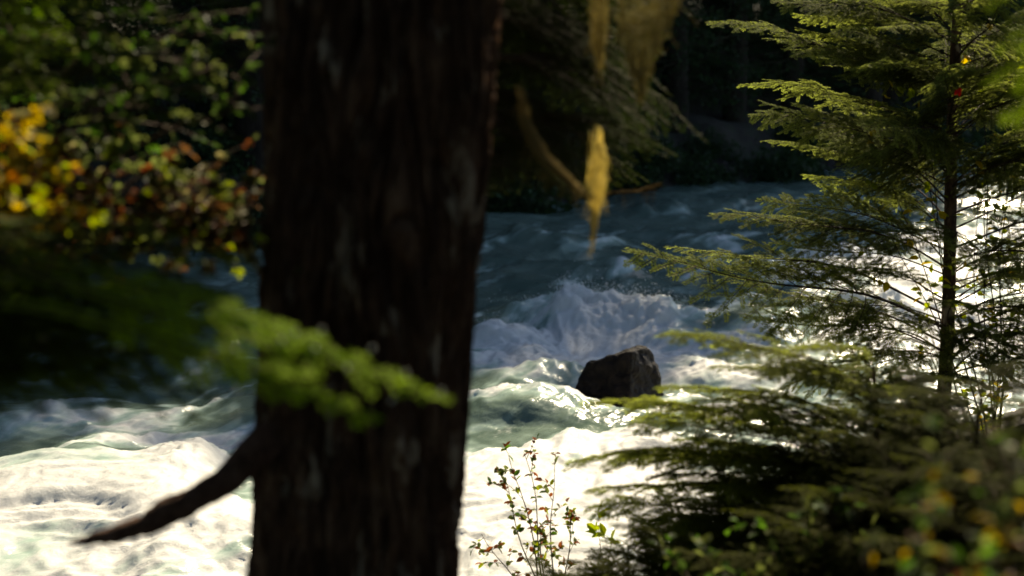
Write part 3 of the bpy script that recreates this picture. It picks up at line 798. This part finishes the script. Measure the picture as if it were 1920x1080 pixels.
# ------------------------------------------------------------------ the big trunk
def big_tree():
    DT = 3.25
    cx0, cx1 = P(668, 1080, DT), P(716, 0, DT)
    base = Vector((cx0.x, DT, gz(cx0.x, DT) - 0.2))
    o = thing("old_hemlock", "massive dark furrowed trunk standing close in front of the river, with a snapped dead limb", "tree", base)
    zs = np.unique(np.concatenate([np.linspace(base.z, 1.5, 30), np.arange(1.5, 3.5, 0.006), np.linspace(3.5, 24, 110)]).round(4))
    nt_ = 420
    th = np.linspace(0, 2 * np.pi, nt_, endpoint=False)
    TH, Z = np.meshgrid(th, zs)
    r0 = np.interp(zs, [base.z, 1.2, 1.85, 2.6, 3.25, 6, 24], [0.36, 0.27, 0.232, 0.240, 0.262, 0.25, 0.06])[:, None]
    cx = np.interp(zs, [cx0.z, cx1.z], [cx0.x, cx1.x])[:, None]
    ca, sa = np.cos(TH), np.sin(TH)
    u = TH / (2 * np.pi)
    def per(freq, fz, seed, zz):                     # noise that closes round the trunk
        return perlin(3 * freq / 6.28 * ca + 40, 3 * freq / 6.28 * sa + fz * zz, seed) + 0.0
    warp = 0.38 * perlin(2.5 * ca + 9, 2.5 * sa + 2.6 * Z, 90)
    A = np.abs(perlin((ca * 7.0 + warp * 4) + 30, sa * 7.0 + 2.6 * Z, 91))
    Bn = np.abs(perlin(ca * 13 + 60 + warp * 7 + 1.9 * Z, sa * 13 + 4.2 * Z, 92))
    Cn = fbm(ca * 16, sa * 16 + 9 * Z, 3, 93)
    plates = sstep(0.0, 0.32, A) * 0.65 + sstep(0.0, 0.35, Bn) * 0.45
    rad = r0 - 0.035 + 0.044 * plates + 0.008 * Cn + 0.018 * perlin(1.3 * ca + 3, 1.3 * sa + 1.0 * Z, 94) + 0.014 * perlin(3.1 * ca + 23, 3.1 * sa + 5.0 * Z, 95)
    X = cx + rad * ca; Y = DT + rad * sa
    n = len(zs)
    i = np.arange(n - 1)[:, None] * nt_; j = np.arange(nt_)[None, :]; j2 = (j + 1) % nt_
    f = np.stack([i + j, i + j2, i + nt_ + j2, i + nt_ + j], -1).reshape(-1, 4)
    mb = MB(); mb.add(np.stack([X, Y, Z], -1).reshape(-1, 3), f)
    part("trunk", mb.data("trunk", [M_BARK], True), o)
    # snapped dead limb
    pr = random.Random(3)
    pth = [P(540, 800, 3.15), P(470, 855, 3.08), P(420, 905, 3.02), P(360, 938, 2.98), P(310, 962, 2.95), P(270, 985, 2.93), P(215, 1003, 2.91), P(165, 1013, 2.9), P(128, 1017, 2.9)]
    wid = [46, 35, 30, 27, 29, 22, 18, 10, 3]
    fine, rr = [], []
    for k in range(len(pth) - 1):
        for q in range(5):
            tt = q / 5
            fine.append(pth[k].lerp(pth[k + 1], tt) + Vector((0, 0, 0.0015 * pr.gauss(0, 1))))
            rr.append((wid[k] * (1 - tt) + wid[k + 1] * tt) * 2.95 / F * (1 + 0.03 * pr.gauss(0, 1)))
    fine.append(pth[-1]); rr.append(0.003)
    mb = MB(); tube(mb, fine, rr, 14)
    part("dead_limb", mb.data("dead_limb", [M_SNAG], True), o)
    # boughs hanging behind the trunk
    tz = lambda px, py, d: P(px, py, d)
    ax = Vector((cx1.x, DT, 0))
    hang = [((1200, 330), 4.3, 3.35), ((1250, 240), 4.4, 3.5), ((1060, 330), 4.2, 3.3), ((985, 250), 4.0, 3.4), ((1150, 180), 4.3, 3.6), ((1240, 120), 4.5, 3.7), ((1090, 120), 4.1, 3.6), ((1010, 90), 4.0, 3.7), ((1180, 20), 4.2, 3.8), ((960, 350), 3.9, 3.2)]
    for k, (tip, d, zr) in enumerate(hang):
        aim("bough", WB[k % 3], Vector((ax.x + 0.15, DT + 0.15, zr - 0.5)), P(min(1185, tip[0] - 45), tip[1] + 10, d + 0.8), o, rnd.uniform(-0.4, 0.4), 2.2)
    for k in range(6):
        z = 3.9 + 0.2 * k; az = 1.3 + 0.45 * rnd.random(); ln = rnd.uniform(1.6, 2.5); el = R(rnd.uniform(-4, 12))
        r_ = Vector((ax.x, DT, z))
        e_ = r_ + Vector((math.cos(az) * math.cos(el), math.sin(az) * math.cos(el), math.sin(el))) * ln
        if shades(r_, e_, 0.45): continue
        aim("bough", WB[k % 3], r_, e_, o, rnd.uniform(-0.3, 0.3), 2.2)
    for k in range(46):
        z = 3.75 + k * 0.16; az = rnd.uniform(0, 6.28)
        if (z < 5 and 3.6 < az < 5.8) or (z < 5.5 and 1.75 < az < 2.3) or (z < 6.5 and (az < 1.3 or az > 5.8)): continue
        ln = rnd.uniform(1.5, 2.6); el = R(rnd.uniform(-12, 10))
        r_ = Vector((ax.x, DT, z))
        e_ = r_ + Vector((math.cos(az) * math.cos(el), math.sin(az) * math.cos(el), math.sin(el))) * ln
        if shades(r_, e_, 0.45): continue
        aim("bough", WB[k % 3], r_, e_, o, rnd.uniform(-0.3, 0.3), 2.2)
big_tree()

# left hemlock whose boughs hang into the picture
def left_tree():
    D = 2.3
    base = Vector((-1.45, D, gz(-1.45, D) - 0.05))
    o = thing("young_hemlock", "dark hemlock at the left edge, one bough bright green against the big trunk", "tree", base)
    mb = MB(); tp = trunk_mesh(mb, base, (-1.42, D, 6.5), 0.06, 0.01, 24, 10, 0.01, 0, 8)
    part("trunk", mb.data("trunk", [M_BARK], True), o)
    A = [((768, 750), 2.12, 2.73, 0.35), ((640, 764), 2.06, 2.68, 0.4), ((480, 600), 2.6, 2.75, 0.3), ((430, 690), 2.65, 2.5, 0.4), ((300, 640), 2.5, 2.6, 0.2), ((360, 540), 2.75, 2.85, -0.3), ((200, 690), 2.45, 2.5, 0.3),
         ((470, 500), 2.8, 2.95, 0.2), ((595, 664), 2.14, 2.78, 0.3), ((500, 655), 2.2, 2.74, 0.5), ((100, 620), 2.4, 2.55, 0.2), ((330, 720), 2.7, 2.4, -0.2), ((420, 760), 2.7, 2.4, 0.2), ((450, 560), 2.9, 2.8, 0.3), ((120, 540), 2.7, 2.75, 0.1), ((60, 690), 2.6, 2.45, 0.2), ((390, 620), 2.55, 2.6, -0.4),
         ((190, 195), 3.0, 3.05, 0.3), ((130, 60), 2.8, 3.3, 0), ((75, 120), 2.95, 3.1, 0.3), ((330, 270), 2.8, 3.02, -0.1), ((420, 300), 2.9, 3.0, 0.1)]
    for (px, py) in [(90, 590), (150, 660), (230, 620), (280, 690), (320, 560), (430, 560), (470, 500), (200, 540), (60, 560), (330, 640), (420, 650), (480, 590), (60, 40), (160, 90), (260, 50), (330, 130), (420, 80), (470, 200), (380, 240), (200, 20), (300, 90), (220, 170), (420, 180), (260, 260), (360, 190), (460, 30), (330, 20), (60, 640), (180, 640), (300, 600), (380, 640), (240, 700), (100, 700), (440, 600), (350, 600), (400, 560), (470, 690), (20, 620), (260, 740), (140, 730), (380, 690)] :
        A.append(((px, py), (2.75 if py > 300 else 2.5) + rnd.uniform(-0.2, 0.35), P(px, py, 2.7).z + rnd.uniform(-0.08, 0.06), rnd.uniform(-0.5, 0.5)))
    for k, (tip, d, zr, roll) in enumerate(A):
        if k not in (0, 1, 8, 9, 16, 18) and (covers(on_trunk(tp, zr), P(tip[0], tip[1], d)) or shades(on_trunk(tp, zr), P(tip[0], tip[1], d), 0.2)): continue
        aim("bough", SPR[k % 3] if k in (0, 1, 8, 9) else NB[k % 4] if k in (16, 18) else DB[k % 3], on_trunk(tp, zr), P(tip[0], tip[1], d), o, roll, 1.1)  # needle colour follows the light: bright for lit boughs, darkened for the rest
    md, td, outd = mat("dew")
    bd = N(td, "ShaderNodeBsdfPrincipled"); bd.inputs["Base Color"].default_value = (0.5, 0.5, 0.45, 1); bd.inputs["Roughness"].default_value = 0.12
    td.links.new(bd.outputs[0], outd.inputs[0])
    bm = bmesh.new(); bmesh.ops.create_icosphere(bm, subdivisions=2, radius=0.0035)
    for v_ in bm.verts: v_.co.z *= 1.25
    dm = bpy.data.meshes.new("dew_drop"); bm.to_mesh(dm); bm.free(); dm.materials.append(md)
    for p_ in dm.polygons: p_.use_smooth = True
    for px, py in [(441, 655), (553, 625), (603, 620), (528, 640), (697, 655), (735, 750), (828, 735), (475, 692), (443, 735), (650, 690), (760, 700), (440, 780), (390, 700), (590, 655)]:
        d_ = link("dew_drop", dm, o); d_.location = P(px, py, 2.08) - base
    for k in range(30):
        z = 1.6 + k * 0.15; az = rnd.uniform(2.0, 4.6); ln = rnd.uniform(0.6, 1.1) * (1 if z < 4 else 0.8); el = R(rnd.uniform(-5, 15))
        r_ = on_trunk(tp, z); e_ = r_ + Vector((math.cos(az) * math.cos(el), math.sin(az) * math.cos(el), math.sin(el))) * ln
        if covers(r_, e_) or shades(r_, e_, 0.22): continue
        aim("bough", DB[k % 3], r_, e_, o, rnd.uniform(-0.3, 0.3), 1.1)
left_tree()
def right_tree():
    D = 2.3
    base = Vector((1.45, D, gz(1.45, D) - 0.05))
    o = thing("young_hemlock", "near dark hemlock beyond the right edge, blurred bough in the top right corner", "tree", base)
    mb = MB(); tp = trunk_mesh(mb, base, (1.5, D, 6.0), 0.055, 0.01, 24, 10, 0.01, 0, 9)
    part("trunk", mb.data("trunk", [M_BARK], True), o)
    for k, (tip, d, zr, roll) in enumerate([((1850, 170), 2.4, 3.2, 0.5), ((1890, 60), 2.5, 3.3, -0.3), ((1870, 110), 2.6, 3.3, 0.2), ((1880, 240), 2.5, 3.15, 0.8), ((1860, 20), 2.4, 3.4, 0.1), ((1895, 200), 2.35, 3.1, -0.5)]):
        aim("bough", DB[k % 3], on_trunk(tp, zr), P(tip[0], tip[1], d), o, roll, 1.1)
    for k in range(34):
        z = 3.5 + k * 0.07; az = rnd.uniform(0, 6.28); ln = rnd.uniform(0.5, 0.9); el = R(rnd.uniform(-5, 15))
        r_ = on_trunk(tp, z); e_ = r_ + Vector((math.cos(az) * math.cos(el), math.sin(az) * math.cos(el), math.sin(el))) * ln
        if covers(r_, e_) or shades(r_, e_, 0.22): continue
        aim("bough", DB[k % 3], r_, e_, o, rnd.uniform(-0.3, 0.3), 1.1)
right_tree()

# ------------------------------------------------------------------ beard lichen
def lichen(label, spine, widths, n, seed, d=4.2, col=(0.36, 0.27, 0.05), tails=()):
    pr = random.Random(seed)
    pts = [P(a, b_, d) for a, b_ in spine]
    o = thing("hanging_lichen", label, "lichen", pts[0])
    mb = MB()
    m_ = len(pts) - 1
    for _ in range(n):
        a0 = pr.uniform(0, 0.75); a1 = min(1, a0 + pr.uniform(0.2, 0.65))
        off = pr.uniform(-0.75, 0.75), pr.gauss(0, 0.45); kph = pr.uniform(0, 6)
        q = []
        for k in range(9):
            u = (a0 + (a1 - a0) * k / 8) * m_; i = min(m_ - 1, int(u)); f_ = u - i
            w_ = (widths[i] * (1 - f_) + widths[i + 1] * f_) * d / F * 0.5
            c = pts[i].lerp(pts[i + 1], f_)
            q.append(c + Vector((off[0] * w_ + pr.gauss(0, 0.16) * w_ + 0.12 * w_ * math.sin(k * 1.7 + kph), off[1] * w_, pr.gauss(0, 0.002))))
        kk = pr.uniform(0.7, 1.25)
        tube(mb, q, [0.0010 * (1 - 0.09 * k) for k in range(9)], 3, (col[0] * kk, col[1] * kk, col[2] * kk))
    for _ in range(n // 5):                  # stray hairs that stand off the beard
        u = pr.uniform(0, 0.9) * m_; i = min(m_ - 1, int(u)); c = pts[i].lerp(pts[i + 1], u - i)
        w_ = (widths[i] + widths[i + 1]) * d / F * 0.3; x0 = pr.uniform(-1, 1) * w_; x1 = x0 + pr.choice([-1, 1]) * pr.uniform(0.2, 0.9) * w_; ln_ = pr.uniform(0.02, 0.07)
        tube(mb, [c + Vector((x0 + (x1 - x0) * k / 5 + 0.002 * math.sin(k * 2 + u), 0, -ln_ * (k / 5) ** 1.3)) for k in range(6)], [0.0008 * (1 - 0.13 * k) for k in range(6)], 3, col)
    for tl_ in tails:
        tp3 = [P(a, b_, d) for a, b_ in tl_]
        for _ in range(24):
            a0 = pr.uniform(0, 0.5); q = []
            for k in range(7):
                u = min(1.999, (a0 + (1 - a0) * pr.uniform(0.75, 1.0) * k / 6) * 2); i = int(u)
                q.append(tp3[i].lerp(tp3[i + 1], u - i) + Vector((pr.gauss(0, 0.009 * (1.1 - k / 6)), pr.gauss(0, 0.006), 0)))
            kk = pr.uniform(0.7, 1.25)
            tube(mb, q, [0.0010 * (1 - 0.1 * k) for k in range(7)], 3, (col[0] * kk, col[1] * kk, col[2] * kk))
    part("strands", mb.data("strands", [M_LICHEN]), o)
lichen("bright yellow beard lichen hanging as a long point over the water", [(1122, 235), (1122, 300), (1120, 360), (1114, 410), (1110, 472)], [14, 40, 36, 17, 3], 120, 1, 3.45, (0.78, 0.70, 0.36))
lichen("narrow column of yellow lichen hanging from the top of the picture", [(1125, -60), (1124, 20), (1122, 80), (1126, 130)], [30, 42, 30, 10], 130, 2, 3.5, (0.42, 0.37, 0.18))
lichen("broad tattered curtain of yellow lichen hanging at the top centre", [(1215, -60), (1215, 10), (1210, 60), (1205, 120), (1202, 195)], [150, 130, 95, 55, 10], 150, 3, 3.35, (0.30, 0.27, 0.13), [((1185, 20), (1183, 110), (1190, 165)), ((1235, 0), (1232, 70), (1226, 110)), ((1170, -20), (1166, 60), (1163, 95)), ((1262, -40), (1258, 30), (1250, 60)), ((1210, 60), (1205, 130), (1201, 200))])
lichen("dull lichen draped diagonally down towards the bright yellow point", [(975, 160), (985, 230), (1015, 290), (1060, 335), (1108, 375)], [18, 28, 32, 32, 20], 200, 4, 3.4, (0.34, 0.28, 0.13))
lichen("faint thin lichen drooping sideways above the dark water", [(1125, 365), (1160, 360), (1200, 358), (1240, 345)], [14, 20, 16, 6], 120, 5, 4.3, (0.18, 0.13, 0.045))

# ------------------------------------------------------------------ far forest
rnd = random.Random(21)
def far_tree(seed, H, low):
    pr = random.Random(seed); rs = np.random.RandomState(seed)
    mt = MB()
    trunk_mesh(mt, (0, 0, -0.6), (pr.uniform(-0.3, 0.3), pr.uniform(-0.3, 0.3), H), 0.2 + 0.008 * H, 0.02, 26, 9, 0.05, 0, seed)
    for _ in range(26):                      # dead stubs on the lower trunk
        z = pr.uniform(0.5, 6); a = pr.uniform(0, 6.28); l_ = pr.uniform(0.3, 1.3)
        tube(mt, curve((0, 0, z), (math.cos(a) * l_, math.sin(a) * l_, z - 0.2 * l_), 0.03, 5, pr, 0.02), [0.025, 0.02, 0.015, 0.01, 0.004], 4)
    mc = MB()
    z = low; quads = []; cols = []
    while z < H:
        fr = (z - low) / (H - low)
        rad = (0.35 + 3.4 * (1 - fr) ** 0.75) * pr.uniform(0.7, 1.15)
        a = pr.uniform(0, 6.28); el = -0.12 + 0.25 * fr
        d = np.array([math.cos(a), math.sin(a), el]); sd = np.array([-math.sin(a), math.cos(a), 0])
        fine = z < 5.0
        n = int((70 if fine else 22) * rad / 2.0) + 6
        u = rs.rand(n) ** 0.7
        c = d * (u * rad)[:, None] + sd * (rs.randn(n) * 0.16 * rad * (1 - 0.6 * u))[:, None]
        c[:, 2] += z - 0.10 * rad * u ** 2 - 0.12 * rs.rand(n) * rad * 0.4
        ln = (0.09 if fine else 0.26) * (0.6 + 0.8 * rs.rand(n)); wd = ln * 0.33
        dd = d + 0.8 * rs.randn(n, 3) * (1, 1, 0.5) + (0, 0, -0.35); dd /= np.linalg.norm(dd, axis=1)[:, None]
        pv = np.cross(dd, rs.randn(n, 3) + (0, 0, 1.2)); pv /= np.linalg.norm(pv, axis=1)[:, None]
        q = np.stack([c, c + dd * (ln * .5)[:, None] + pv * wd[:, None], c + dd * ln[:, None], c + dd * (ln * .5)[:, None] - pv * wd[:, None]], 1)
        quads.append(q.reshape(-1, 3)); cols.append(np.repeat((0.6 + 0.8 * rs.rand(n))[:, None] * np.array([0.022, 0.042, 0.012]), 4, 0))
        tube(mc, [(0, 0, z), tuple(d * rad * 0.5 + (0, 0, z)), tuple(d * rad * 0.95 + (0, 0, z - 0.1 * rad))], [0.025, 0.015, 0.004], 3, (0.04, 0.03, 0.02))
        z += pr.uniform(0.03, 0.10) * (1.0 if fine else 1.0 + 0.6 * fr)
    v = np.concatenate(quads); cc = np.concatenate(cols)
    mc.add(v, np.arange(len(v)).reshape(-1, 4), cc)
    return mt.data("trunk", [M_FARBARK], True), mc.data("crown", [M_FAR])
FT = [far_tree(500, 30, 0.9), far_tree(501, 30, 1.6), far_tree(502, 30, 0.6), far_tree(503, 30, 2.4)]
def put_far(s_, w_, H, k, label, group):
    x, y = xy(s_, w_)
    o = thing("conifer", label, "tree", (x, y, gz(x, y)), group)
    o.rotation_euler = (0, 0, rnd.uniform(0, 6.28)); sc_ = H / 30
    o.scale = (max(0.75, sc_) * 0.9, max(0.75, sc_) * 0.9, sc_)
    a, c = FT[k % 4]
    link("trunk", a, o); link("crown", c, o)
k = 0
for w_, H, slim, ds in [(20.3, 28.8, 44, 2.7), (22.8, 33.8, 51, 2.8), (26.4, 40.4, 60, 3.0)]:
    s_ = -14.0
    while s_ < slim + 10:
        hh = H * rnd.uniform(0.97, 1.03) if s_ < slim else H * 0.42
        q_ = s_ - {20.3: 0, 22.8: 6.2, 26.4: 15}[w_]
        hh *= 0.875 if q_ < 35 else (0.90 if q_ < 38.2 else 1.012)
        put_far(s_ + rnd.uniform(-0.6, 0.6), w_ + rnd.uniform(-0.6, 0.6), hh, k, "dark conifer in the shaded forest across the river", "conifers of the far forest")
        s_ += ds * rnd.uniform(0.85, 1.15); k += 1
# forest behind the viewer keeps the sky off this side of the trunks
for x, y in [(-4, -3), (-1.5, -4.2), (1.2, -3.6), (3.8, -2.6), (6, 0.2), (-6.5, -1.0), (0, -8), (-4, -8), (4, -7.5), (8, -4), (-9, -5), (5, 2.2), (6.6, 5.5), (8.8, 9.0), (-4.6, -0.4)]:
    s_, w_ = sw(x, y)
    put_far(s_, w_, rnd.uniform(20, 28), k, "tall conifer of the near bank standing behind the viewer", "conifers behind the viewer"); k += 1

# dark shrubs and ferns along the far bank
FS = []
for q in range(3):
    rs = np.random.RandomState(70 + q); mb = MB(); n = 2600
    u = rs.rand(n) ** 0.5; a = rs.rand(n) * 6.28; e = np.arccos(rs.rand(n))
    lump_ = 0.75 + 0.35 * np.sin(a * 3 + q) * np.sin(e * 4)
    c = np.stack([u * np.sin(e) * np.cos(a), u * np.sin(e) * np.sin(a), u * np.cos(e) * 1.1], 1) * lump_[:, None]
    dd = rs.randn(n, 3); dd /= np.linalg.norm(dd, axis=1)[:, None]
    pv = np.cross(dd, rs.randn(n, 3)); pv /= np.linalg.norm(pv, axis=1)[:, None]
    ln = 0.05 + 0.07 * rs.rand(n); wd = ln * 0.35
    qd = np.stack([c, c + dd * (ln * .5)[:, None] + pv * wd[:, None], c + dd * ln[:, None], c + dd * (ln * .5)[:, None] - pv * wd[:, None]], 1).reshape(-1, 3)
    mb.add(qd, np.arange(4 * n).reshape(-1, 4), np.repeat((0.6 + 0.8 * rs.rand(n))[:, None] * np.array([0.022, 0.04, 0.012]), 4, 0))
    FS.append(mb.data("bank_shrub", [M_FAR]))
for j in range(150):
    s_ = -8 + (j % 64) * 0.95 + (0.4 if j > 63 else 0)
    x, y = xy(s_, float(far_edge(np.array([s_]))[0]) + rnd.uniform(-0.5, 1.0) + (2.2 if 63 < j < 96 else rnd.uniform(4, 8) if j >= 96 else 0))
    o = tag(link("bank_shrub", FS[j % 3]), "dark low shrub crowding the far bank under the conifers", "shrub", "shrubs along the far bank")
    o.location = (x, y, gz(x, y) - 0.15); k_ = rnd.uniform(0.7, 1.5); o.scale = (k_, k_, k_ * rnd.uniform(0.7, 1.1)); o.rotation_euler = (0, 0, rnd.uniform(0, 6))
